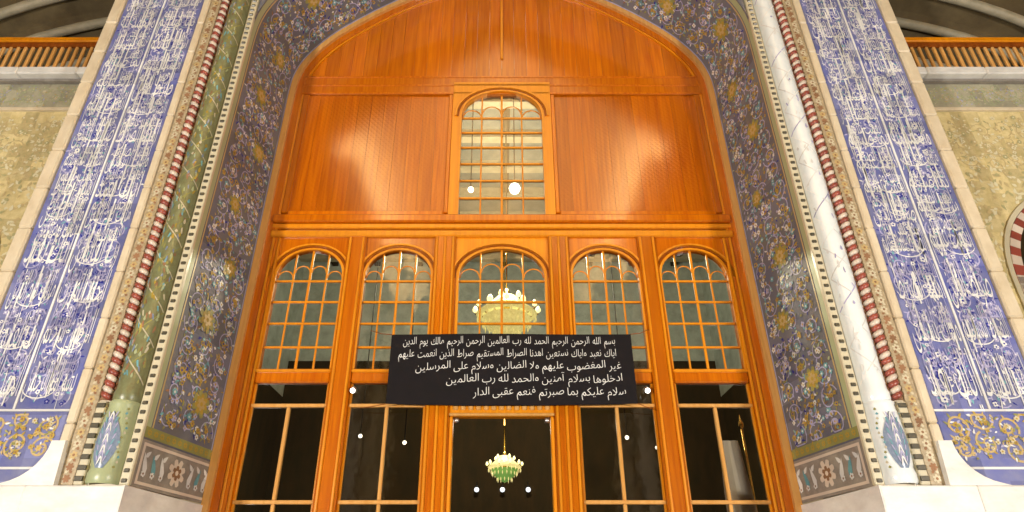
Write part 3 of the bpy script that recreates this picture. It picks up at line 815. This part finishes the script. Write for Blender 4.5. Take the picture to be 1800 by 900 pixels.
# frame that follows the arch: pale edge moulding, then the outer stile
def sweep(name, o0, o1, y0, y1, m, z_from=0.0):
    """bar of rectangular section swept along the arch; o is the offset out of the opening"""
    mb = MB(); pts = []
    foot = [PATH[0][0], PATH[-1][0]]
    P2 = [(-3.47, 0.0)] + PATH + [(3.47, 0.0)]
    NP = []
    for i in range(len(P2)):
        p, q_ = P2[max(i - 1, 0)], P2[min(i + 1, len(P2) - 1)]
        d = (q_[0] - p[0], q_[1] - p[1]); L = math.hypot(*d); NP.append((-d[1] / L, d[0] / L))
    for i in range(len(P2) - 1):
        A = [(P2[i][0] + NP[i][0] * o, P2[i][1] + NP[i][1] * o) for o in (o0, o1)]
        B = [(P2[i + 1][0] + NP[i + 1][0] * o, P2[i + 1][1] + NP[i + 1][1] * o) for o in (o0, o1)]
        mb.poly([(A[0][0], y0, A[0][1]), (A[1][0], y0, A[1][1]), (B[1][0], y0, B[1][1]), (B[0][0], y0, B[0][1])], m)
        mb.poly([(A[0][0], y1, A[0][1]), (A[0][0], y0, A[0][1]), (B[0][0], y0, B[0][1]), (B[0][0], y1, B[0][1])], m)
        mb.poly([(A[1][0], y0, A[1][1]), (A[1][0], y1, A[1][1]), (B[1][0], y1, B[1][1]), (B[1][0], y0, B[1][1])], m)
    return mb.build(name, scr, fix=True)
sweep('edge_moulding', -0.055, 0.035, -0.10, 0.02, 'edge_wood')
sweep('arch_stile', -0.16, -0.055, -0.045, 0.08, 'wood')
sweep('inner_bead', -0.19, -0.16, -0.025, 0.06, 'wood_light')

# tympanum boards, each a plank of its own, cut to the arch
def plank(xa, xb, z0, ztop_f, y0, m):
    n = 3
    top = [(xa + (xb - xa) * i / n, ztop_f(xa + (xb - xa) * i / n)) for i in range(n + 1)]
    if min(t[1] for t in top) < z0 + .03: top = [(x, max(z, z0 + .03)) for x, z in top]
    mb = MB(); mb.prism([(xa, z0), (xb, z0)] + top[::-1], y0, y0 + .05, m)
    return mb.build('plank', scr, fix=True)
PW = .214
for i in range(-16, 16):
    xa, xb = i * PW + .0015, (i + 1) * PW - .0015
    xm = (xa + xb) / 2
    if abs(xm) > 3.42: continue
    dy = random.uniform(-.003, .003)
    lim = lambda x: arch_z(x) - .10
    if abs(xm) > .80:
        zt = min(8.96, lim(xa), lim(xb))
        plank(max(xa, -3.40), min(xb, 3.40), 6.46, lambda x: 8.98, 0.0 + dy, 'wood_lattice')
    if lim(xm) > 9.45 and abs(xm) < 3.3: plank(xa, xb, 9.39, lim, 0.0 + dy, 'wood')
# cross rail with its two fillets
piece('cross_rail', (-3.36, -.035, 8.985), (3.36, .06, 9.385), 'wood', scr, .012)
for z in (8.985, 9.16, 9.345):
    piece('rail_fillet', (-3.33, -.045, z), (3.33, -.03, z + .04), 'wood', scr, .003)
# panel borders beside the window
for sd in (-1, 1):
    for xa, xb in ((.80, .87), (3.18, 3.28)):
        a, b = sorted((sd * xa, sd * xb)); piece('panel_border', (a, -.03, 6.66), (b, .03, 8.985), 'wood', scr, .012)
    a, b = sorted((sd * .87, sd * 3.18)); piece('panel_border', (a, -.03, 6.62), (b, .03, 6.70), 'wood', scr, .012)
piece('crown_batten', (-.025, -.04, 9.8), (.025, .0, 11.8), 'wood_light', scr, .01)
# middle ledge
piece('ledge_board', (-3.36, -.10, 6.47), (3.36, .06, 6.60), 'wood', scr, .02)
piece('ledge_fillet', (-3.36, -.05, 6.385), (3.36, .06, 6.465), 'wood_light', scr, .015)
piece('ledge_groove', (-3.36, -.005, 6.345), (3.36, .05, 6.385), 'wood_dark', scr, .005)
piece('ledge_cornice', (-3.36, -.07, 6.235), (3.36, .06, 6.345), 'wood_light', scr, .02)

# ---- arched windows
def arch_head(cx, hw, sp, rise, n=16):
    pts = []
    for i in range(n + 1):
        a = math.pi * (1 - i / n)
        pts.append((cx + hw * math.cos(a), sp + rise * math.sin(a) ** .9))
    return pts
def head_z(x, cx, hw, sp, rise):
    t = min(1, abs(x - cx) / hw); a = math.acos(t)
    return sp + rise * math.sin(a) ** .9
def window(cx, x0, x1, z0, sp, rise, ztop, rows, hw, yf, cols=4):
    """board with an arched opening, arch mouldings, muntins and panes"""
    w = link('window', None, scr, (0, 0, 0))
    H = arch_head(cx, hw, sp, rise)
    mb = MB()
    y1 = .06; bmat = 'wood_light' if hw > .5 else 'wood'
    for a, b in zip(H, H[1:]):
        mb.prism([a, b, (b[0], ztop), (a[0], ztop)], yf, y1, bmat)
    mb.prism([(x0, z0), (cx - hw, z0), (cx - hw, ztop), (x0, ztop)], yf, y1, bmat)
    mb.prism([(cx + hw, z0), (x1, z0), (x1, ztop), (cx + hw, ztop)], yf, y1, bmat)
    mb.build('arched_board', w, fix=True)
    # stepped mouldings round the head
    for off, wd, dy, m in ((.0, .035, -.025, 'wood_light'), (.055, .02, -.015, 'wood_dark'), (.085, .03, -.03, 'wood_light')):
        A = arch_head(cx, hw + off, sp, rise + off * .9); B = arch_head(cx, hw + off + wd, sp, rise + (off + wd) * .9)
        mb = MB()
        if off + wd + hw > min(cx - x0, x1 - cx): pass
        for i in range(len(A) - 1):
            if A[i][0] < x0 - .0 or B[i + 1][0] > x1 + .2: pass
            mb.prism([A[i], A[i + 1], B[i + 1], B[i]], yf + dy, yf + .01, m)
        if off == 0:
            mb.prism([(cx - hw - wd, z0), (cx - hw, z0), (cx - hw, sp), (cx - hw - wd, sp)], yf + dy, yf + .01, m)
            mb.prism([(cx + hw, z0), (cx + hw + wd, z0), (cx + hw + wd, sp), (cx + hw, sp)], yf + dy, yf + .01, m)
        mb.build('arch_moulding', w, fix=True)
    # muntins
    xs = [cx - hw + 2 * hw * i / cols for i in range(cols + 1)]
    for i, x in enumerate(xs[1:-1]):
        t = .034 if i == cols // 2 - 1 else .024
        piece('muntin', (x - t / 2, .0, z0), (x + t / 2, .03, head_z(x, cx, hw, sp, rise) + .01), 'wood_light', w, .006)
    zs = [z0] + rows + [None]
    for z in rows:
        piece('muntin', (cx - hw, -.006, z - .015), (cx + hw, .032, z + .015), 'wood_light', w, .006)
    # cusped tracery: a small round arch at the head of each light
    for i in range(cols):
        xa, xb = xs[i], xs[i + 1]; c = (xa + xb) / 2; r = (xb - xa) / 2 - .012
        top = min(head_z(xa, cx, hw, sp, rise), head_z(xb, cx, hw, sp, rise)) if i in (0, cols - 1) else head_z(c, cx, hw, sp, rise) - .02
        zc = (sp + .10 if i not in (0, cols - 1) else sp + .02) + .0
        pts = [(c + r * math.cos(a), .016, zc + min(r, .16) * math.sin(a)) for a in [math.pi * k / 8 for k in range(9)]]
        m = MB(); m.tube(pts, .011, 'wood_light', 5)
        m.build('tracery_arc', w)
    # panes
    for i in range(cols):
        for j in range(len(rows) + 1):
            za = z0 if j == 0 else rows[j - 1]
            xa, xb = xs[i], xs[i + 1]
            if j < len(rows):
                poly = [(xa, za), (xb, za), (xb, rows[j]), (xa, rows[j])]
            else:
                tp = [(xb + (xa - xb) * k / 4, max(za + .005, head_z(xb + (xa - xb) * k / 4, cx, hw, sp, rise))) for k in range(5)]
                poly = [(xa, za), (xb, za)] + tp
            ccx = (xa + xb) / 2; ccz = (za + poly[2][1]) / 2
            m = MB(); m.poly([(x - ccx, 0, z - ccz) for x, z in poly], 'pane_glass')
            m.build('pane', w, (ccx, .018, ccz), (R(random.gauss(0, .5)), 0, R(random.gauss(0, .5))))
    return w
ROWS = [4.56, 4.90, 5.22, 5.54]
for cx, x0, x1, hw in ((-2.70, -3.186, -2.214, .462), (-1.455, -1.946, -.964, .462), (0.0, -.661, .661, .60), (1.455, .964, 1.946, .462), (2.70, 2.214, 3.186, .462)):
    window(cx, min(x0, cx - hw - .005), max(x1, cx + hw + .005), 4.25, 5.58, .44 if hw < .5 else .46, 6.235, ROWS, hw, -.02)
window(0.0, -.80, .80, 6.60, 8.50, .52, 9.24, [6.94, 7.26, 7.58, 7.90, 8.20, 8.50], .645, -.045)

# ---- posts between the bays
def post(x0, x1, z0, z1, ya=-.07):
    p = piece('post', (x0, ya, z0), (x1, .09, z1), 'wood', scr, .014)
    w = x1 - x0
    for t in ((.16, .84) if w < .3 else (.12, .5, .88)):
        xx = x0 + w * t
        b = piece('post_bead', (xx - .018, ya - .022, z0 + .02), (xx + .018, ya + .004, z1 - .02), 'wood_light', scr, .014)
for sd in (-1, 1):
    for a, b in ((.66, .965), (1.945, 2.215)):
        x0, x1 = sorted((sd * a, sd * b)); post(x0, x1, 0, 6.235)
    x0, x1 = sorted((sd * 3.185, sd * 3.31)); post(x0, x1, 0, 6.235, -.05)
    # rails and glazing of the two bays on each side
    for a, b in ((.965, 1.945), (2.215, 3.185)):
        x0, x1 = sorted((sd * a, sd * b)); xm = (x0 + x1) / 2
        piece('sill_rail', (x0, -.05, 4.065), (x1, .07, 4.25), 'wood', scr, .02)
        piece('sill_fillet', (x0, -.075, 4.195), (x1, -.04, 4.24), 'wood_light', scr, .012)
        piece('transom_bar', (x0, -.015, 3.755), (x1, .05, 3.80), 'edge_wood', scr, .008)
        piece('transom_bar', (x0, -.015, 2.60), (x1, .05, 2.645), 'edge_wood', scr, .008)
        piece('mullion', (xm - .022, -.012, 2.645), (xm + .022, .05, 3.755), 'edge_wood', scr, .008)
        piece('mullion', (xm - .022, -.012, 1.0), (xm + .022, .05, 2.60), 'edge_wood', scr, .008)
        piece('kick_panel', (x0, -.03, 0), (x1, .06, 1.0), 'wood', scr, .02)
        for e, f in ((x0, x0 + .03), (x1 - .03, x1)):
            piece('glazing_bead', (e, -.008, 1.0), (f, .045, 4.065), 'wood_light', scr, .006)
        for (pa, pb, za, zb) in ((x0, x1, 3.80, 4.065), (x0, xm, 2.645, 3.755), (xm, x1, 2.645, 3.755), (x0, xm, 1.0, 2.60), (xm, x1, 1.0, 2.60)):
            m = MB(); w_, h_ = pb - pa, zb - za
            m.poly([(-w_ / 2, 0, -h_ / 2), (w_ / 2, 0, -h_ / 2), (w_ / 2, 0, h_ / 2), (-w_ / 2, 0, h_ / 2)], 'dark_glass')
            m.build('pane', scr, ((pa + pb) / 2, .02, (za + zb) / 2), (R(random.gauss(0, .25)), 0, R(random.gauss(0, .25))))
# door opening: lintel with carved blocks, jamb linings, brackets
piece('sill_rail', (-.66, -.05, 4.065), (.66, .07, 4.25), 'wood', scr, .02)
piece('door_lintel', (-.66, -.06, 3.63), (.66, .10, 3.80), 'wood_light', scr, .02)
piece('lintel_panel', (-.66, -.02, 3.80), (.66, .06, 4.065), 'wood', scr, .01)
for i in range(13):
    piece('carved_block', (-.61 + i * .096, -.085, 3.70), (-.61 + i * .096 + .06, -.055, 3.76), 'edge_wood', scr, .012)
piece('lintel_fillet', (-.66, -.08, 3.63), (.66, -.055, 3.665), 'edge_wood', scr, .01)
for sd in (-1, 1):
    a, b = sorted((sd * .61, sd * .66)); piece('door_jamb', (a, -.04, 0), (b, .12, 3.63), 'wood_light', scr, .012)
    m = MB(); m.lathe([(.0, -.03), (.03, -.03), (.038, .0), (.03, .03), (0, .03)], 'steel', seg=10)
    m.tube([(0, 0, 0), (sd * .035, .04, .045)], .012, 'steel', 6)
    m.build('corner_bracket', scr, (sd * .565, -.03, 3.58))

# ================================================================== THE HALL BEHIND THE SCREEN
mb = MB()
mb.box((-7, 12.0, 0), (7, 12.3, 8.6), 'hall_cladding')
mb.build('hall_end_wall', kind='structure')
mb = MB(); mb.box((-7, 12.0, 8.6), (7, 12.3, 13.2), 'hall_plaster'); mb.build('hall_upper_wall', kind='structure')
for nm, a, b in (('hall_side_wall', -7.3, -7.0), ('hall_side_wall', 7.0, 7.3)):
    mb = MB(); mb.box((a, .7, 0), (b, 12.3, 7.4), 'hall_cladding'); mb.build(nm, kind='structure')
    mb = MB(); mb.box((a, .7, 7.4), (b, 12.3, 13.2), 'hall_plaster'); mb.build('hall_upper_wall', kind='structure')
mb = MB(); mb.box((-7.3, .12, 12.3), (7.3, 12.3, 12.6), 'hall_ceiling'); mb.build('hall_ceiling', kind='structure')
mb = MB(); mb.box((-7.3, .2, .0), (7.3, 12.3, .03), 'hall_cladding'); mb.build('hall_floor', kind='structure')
# ribs of the hall ceiling, seen through the panes
for i in range(9):
    mb = MB(); mb.box((-7, .9 + i * 1.3, 12.05), (7, 1.15 + i * 1.3, 12.3), 'rib_plaster'); mb.build('hall_ceiling_rib', kind='structure')
for i in range(9):
    mb = MB(); mb.box((-6 + i * 1.5, .3, 12.12), (-5.8 + i * 1.5, 12, 12.3), 'hall_cladding'); mb.build('hall_ceiling_rib', kind='structure')

def chandelier(loc, r, label, bulb, cry, low, ztop, power, arms=12):
    t = thing('chandelier', label, 'chandelier', loc)
    m = MB(); m.tube([(0, 0, .5 * r), (0, 0, ztop - loc[2])], .018, 'brass', 6); m.build('chain', t)
    m = MB(); m.lathe([(.0, .95 * r), (.10 * r, .85 * r), (.16 * r, .5 * r), (.09 * r, .2 * r), (.15 * r, 0), (.05 * r, -.35 * r), (0, -.5 * r)], 'brass', seg=12); m.build('stem', t)
    m = MB(); m.lathe([(.30 * r, .62 * r), (.62 * r, .30 * r), (.95 * r, .02 * r), (.80 * r, -.05 * r), (.35 * r, .22 * r)], cry, seg=20); m.build('crystal_canopy', t)
    m = MB(); m.lathe([(.75 * r, -.10 * r), (.62 * r, -.38 * r), (.35 * r, -.62 * r), (.08 * r, -.78 * r), (0, -.8 * r)], low, seg=20); m.build('crystal_bowl', t)
    bm_ = MB(); bm_.lathe([(0, -.09 * r), (.07 * r, -.04 * r), (.08 * r, .03 * r), (.04 * r, .11 * r), (0, .15 * r)], bulb, seg=8); me = bm_.mesh('bulb')
    for k in range(arms):
        a = 2 * math.pi * k / arms
        m = MB(); m.tube([(.12 * r * math.cos(a), .12 * r * math.sin(a), .05 * r), (.55 * r * math.cos(a), .55 * r * math.sin(a), -.12 * r), (.98 * r * math.cos(a), .98 * r * math.sin(a), .06 * r)], .022 * r, 'brass', 5)
        m.build('arm', t)
        link('bulb', me, t, (.98 * r * math.cos(a), .98 * r * math.sin(a), .18 * r))
        if k % 2 == 0: link('bulb', me, t, (.55 * r * math.cos(a + .2), .55 * r * math.sin(a + .2), .52 * r))
    dm = MB(); dm.lathe([(0, -.16 * r), (.028 * r, -.06 * r), (.03 * r, 0), (.008 * r, .06 * r), (0, .10 * r)], 'crystal', seg=5); dme = dm.mesh('crystal_drop')
    for n_, rr, zz in ((22, .90, -.10), (18, .70, -.32), (12, .42, -.62)):
        for k in range(n_):
            a = 2 * math.pi * (k + .5 * (n_ % 4)) / n_
            link('crystal_drop', dme, t, (rr * r * math.cos(a), rr * r * math.sin(a), zz * r + random.uniform(-.02, .02) * r))
    la = bpy.data.lights.new('chandelier_light', 'POINT'); la.energy = power; la.shadow_soft_size = .5 * r; la.color = (1, .92, .74)
    lo = link('chandelier_light', la, t, (0, 0, 2.3 * r))
    return t
chandelier((.10, 4.0, 6.75), .66, 'bright yellow chandelier glowing behind the middle arched window', 'bulb_warm', 'crystal', 'crystal', 12.2, 1500)
chandelier((.06, 6.0, 4.12), .38, 'smaller chandelier with green bowl hanging in the dark doorway', 'bulb_far', 'crystal', 'crystal_green', 12.2, 12, 10)
def lamp(name, loc, r, m, label, group=None, stem=None):
    """small glass lamp in a metal cup"""
    t = thing(name, label, 'lamp', loc, group)
    b = MB(); b.lathe([(0, -r), (.75 * r, -.7 * r), (r, 0), (.75 * r, .6 * r), (.5 * r, .8 * r)], m, seg=12); b.build('glass_globe', t)
    b = MB(); b.lathe([(.5 * r, .75 * r), (.62 * r, .8 * r), (.55 * r, 1.3 * r), (.2 * r, 1.5 * r), (0, 1.5 * r)], 'black_metal', seg=10); b.build('cap', t)
    if stem:
        b = MB(); b.tube([(0, 0, 1.4 * r), stem], .012, 'black_metal', 5); b.build('stem', t)
    return t
for i, x in enumerate((-.76, 0, .76)):
    lamp('wall_lamp', (x + .02, 11.75, 4.55), .075, 'bulb_dim', ('left', 'middle', 'right')[i] + ' one of three small lamps in a row low in the dark doorway', 'lamps in a row in the doorway', (0, .25, .25))
lamp('glint_lamp', (.25, 2.2, 8.65), .115, 'bulb_white', 'brightest white lamp added behind the upper arched window, standing for a reflection in its glass', None, (0, 0, 3.5))  # added lamp, in place of a floodlight mirrored in the pane
lamp('glint_lamp', (-.60, 2.2, 8.62), .06, 'bulb_white', 'small white lamp added behind the left edge of the upper arched window, standing for a reflection', None, (0, 0, 3.5))  # second added lamp for the fainter mirrored spot
for x, y, z, r, m, lab in ((-2.85, 5.0, 4.55, .040, 'bulb_white', 'small lamp glinting behind the left pane beside the door, left of its mullion'),
                           (-1.95, 5.0, 4.42, .040, 'bulb_white', 'small lamp glinting behind the glass just left of the door post'),
                           (2.52, 5.0, 4.52, .040, 'bulb_white', 'small lamp glinting behind the glass right of the door, next to the mullion'),
                           (3.1, 5.0, 4.32, .040, 'bulb_dim', 'faint lamp behind the glass right of the door, beside the second post')):
    lamp('glint_lamp', (x, y, z), r, m, lab, None, (0, 0, 12.2 - z))
# two small spotlights clipped to the posts beside the board
for sd, lab in ((-1, 'small white spotlight on the post left of the black board'), (1, 'small white spotlight on the post right of the black board')):
    t = thing('spotlight', lab, 'spotlight', (sd * 1.86 - .02, -.14, 3.93), 'spotlights beside the board')
    b = MB(); b.lathe([(0, .0), (.035, .0), (.04, .02), (.04, .09), (.02, .11), (0, .11)], 'steel', seg=12); o = b.build('housing', t, rot=(R(-70), 0, 0))
    b = MB(); b.lathe([(0, -.012), (.02, -.009), (.033, -.002)], 'bulb_white', seg=12); b.build('lens', t, rot=(R(-70), 0, 0))
    b = MB(); b.tube([(0, .02, .05), (0, .09, .05)], .012, 'steel', 6); b.build('bracket', t)

# furled flag and its brass staff, standing inside behind the right-hand glass
fl = thing('furled_flag', 'pale lavender furled flag on a brass staff behind the far right glass', 'flag', (2.97, .26, .03))
b = MB(); n = 26
for i in range(n):
    for j in range(16):
        def fp(i, j):
            t = i / n; a = 2 * math.pi * j / 16; z = .2 + 3.15 * t
            r = (.05 + .075 * math.sin(math.pi * min(1, (1 - t) * 1.15 + .12)) ** .7) * (1 + .22 * math.sin(4 * a + 5 * t)) + .01
            return (-.06 + r * 1.15 * math.cos(a) + .03 * math.sin(4 * t), r * math.sin(a), z)
        b.poly([fp(i, j), fp(i, j + 1), fp(i + 1, j + 1), fp(i + 1, j)], 'flag_cloth', True)
b.build('cloth', fl)
b = MB(); b.tube([(.10, -.05, 0), (.10, -.05, 3.5)], .016, 'brass', 8); b.build('staff', fl)
b = MB(); b.lathe([(0, 0), (.03, .03), (.035, .07), (.012, .12), (0, .2)], 'brass', (.10, -.05, 3.5), seg=10); b.build('finial', fl)

# ================================================================== BLACK NOTICE BOARD OVER THE DOOR
sg = thing('lettered_banner', 'black cloth banner with five lines of white script hung over the doorway', 'banner', (0, 0, 0))
SX0, SX1, SZ0, SZ1, SY = -1.44, 1.685, 3.745, 4.665, -.20
def cloth_y(x, z):
    u = (x - SX0) / (SX1 - SX0); v = (z - SZ0) / (SZ1 - SZ0)
    return SY + .010 * math.sin(9 * u + 1.2 * v) + .006 * math.sin(23 * u - 2 * v) * (1 - v) + .012 * math.sin(3 * v + 4 * u)
mb = MB()
for i in range(48):
    for j in range(12):
        q4 = [(SX0 + (SX1 - SX0) * (i + a_) / 48, SZ0 + (SZ1 - SZ0) * (j + b_) / 12 - .02 * math.sin(math.pi * (i + a_) / 48) * (1 - (j + b_) / 12)) for a_, b_ in ((0, 0), (1, 0), (1, 1), (0, 1))]
        mb.poly([(x, cloth_y(x, z), z) for x, z in q4], 'sign_black', True)
mb.build('banner_cloth', sg)
mb = MB()
lines = ['بسم الله الرحمن الرحيم الحمد لله رب العالمين الرحمن الرحيم مالك يوم الدين', 'اياك نعبد واياك نستعين اهدنا الصراط المستقيم صراط الذين انعمت عليهم', 'غير المغضوب عليهم ولا الضالين وسلام على المرسلين',
         'ادخلوها بسلام آمنين والحمد لله رب العالمين', 'سلام عليكم بما صبرتم فنعم عقبى الدار']
for i, (t, xa, xb) in enumerate(zip(lines, (-1.28, -1.33, -1.10, -.70, -.36), (1.47, 1.47, 1.52, 1.52, 1.55))):
    z = SZ1 - .11 - i * .168
    ws = t.split(' '); nat = []
    for w_ in ws:
        vv = text_geo(w_)[0]; nat.append(max(v[0] for v in vv) - min(v[0] for v in vv))
    gap = .045; k_ = (xb - xa - gap * (len(ws) - 1)) / sum(nat); x = xb
    for w_, n_ in zip(ws, nat):
        i0 = len(mb.v); wd = n_ * k_
        vv = text_geo(w_)[0]; lo, hi = min(v[1] for v in vv), max(v[1] for v in vv)
        put_text(mb, w_, x - wd, x, z + lo * .140 - .030, z + hi * .140 - .030, SY - .004, 'sign_white')
        for j in range(i0, len(mb.v)):
            vx, vy, vz = mb.v[j]; vz += (vx - (x - wd / 2)) * .09; mb.v[j] = (vx, cloth_y(vx, vz) - .006, vz)
        x -= wd + gap
mb.build('lettering', sg)
for x, z, dx, dz in ((SX0, SZ1, -.30, .10), (SX1, SZ1, .28, .12), (SX0, SZ0, -.34, -.02), (SX1, SZ0, .26, -.05)):
    b = MB(); b.tube([(x, cloth_y(x, z), z), (x + dx * .5, SY + .06, z + dz * .4 - .01), (x + dx, -.075, z + dz)], .005, 'wood_dark', 5); b.build('tie_cord', sg)

# ================================================================== VAULTED CANOPY ACROSS THE COURT (seen mirrored in the varnish) AND FLOODLIGHTS
can = thing('vaulted_canopy', 'pale vaulted canopy over the court, mirrored in the glossy timber', 'canopy', (0, 0, 0))
YA, YB, HWc, SPc, RISE = -10.0, -25.0, 5.95, 15.8, 5.1
mb = MB(); n = 24
def cz(t): return (HWc * (2 * t - 1), SPc + RISE * (1 - abs(2 * t - 1) ** 1.22))
for i in range(n):
    a, b_ = cz(i / n), cz((i + 1) / n)
    mb.poly([(a[0], YA, a[1]), (b_[0], YA, b_[1]), (b_[0], YB, b_[1]), (a[0], YB, a[1])], 'canopy_plaster', True)
    mb.poly([(a[0] * 1.03, YA, a[1] + .3), (a[0] * 1.03, YB, a[1] + .3), (b_[0] * 1.03, YB, b_[1] + .3), (b_[0] * 1.03, YA, b_[1] + .3)], 'canopy_plaster', True)
mb.build('vault', can)
for sd in (-1, 1):
    piece('cornice', (sd * 5.2 - .0, YB, 15.35), (sd * 6.2, YA, 15.5), 'canopy_plaster', can, .03)
    piece('cornice_lip', (sd * 5.2, YB, 15.5), (sd * 5.28, YA, 15.72), 'canopy_plaster', can, .02)
    for y in (YA - 6.5, YA - 10.5, YB + .6):
        b = MB(); b.lathe([(.55, 0), (.55, .5), (.36, .7), (.32, 14.4), (.5, 14.8), (.6, 15.35)], 'marble', (sd * 9.9 - sd * 4.1, y, 0), seg=16); b.build('column', can)
    la = bpy.data.lights.new('cove_lamp', 'AREA'); la.shape = 'RECTANGLE'; la.size = .25; la.size_y = 14.4; la.energy = COVE_POWER; la.color = COVE_COLOR
    lo = link('cove_lamp', la, can, (sd * 5.55, (YA + YB) / 2, 15.56), (R(180), R(-25 * sd), 0))
for i, (pos, tgt, pw) in enumerate(FLOODS):
    t = thing('floodlight', ('left' if i == 0 else 'right') + ' floodlight on the paving beside the photographer', 'floodlight', (pos[0], pos[1], 0), 'floodlights in the court')
    d = (Vector(tgt) - Vector(pos)).normalized(); rot = d.to_track_quat('-Z', 'Y').to_euler()
    b = MB(); b.box((-.42, -.3, .02), (.42, .3, .2), 'black_metal'); b.build('housing', t, (0, 0, pos[2]), rot)
    b = MB(); b.tube([(-.3, 0, 0), (-.3, 0, pos[2] - .1), ], .03, 'black_metal', 6); b.build('leg', t)
    b = MB(); b.tube([(.3, 0, 0), (.3, 0, pos[2] - .1), ], .03, 'black_metal', 6); b.build('leg', t)
    la = bpy.data.lights.new('flood_lamp', 'AREA'); la.shape = 'RECTANGLE'; la.size = .8; la.size_y = .55; la.energy = pw; la.color = FLOOD_COLOR
    link('flood_lamp', la, t, (0, 0, pos[2]), rot)
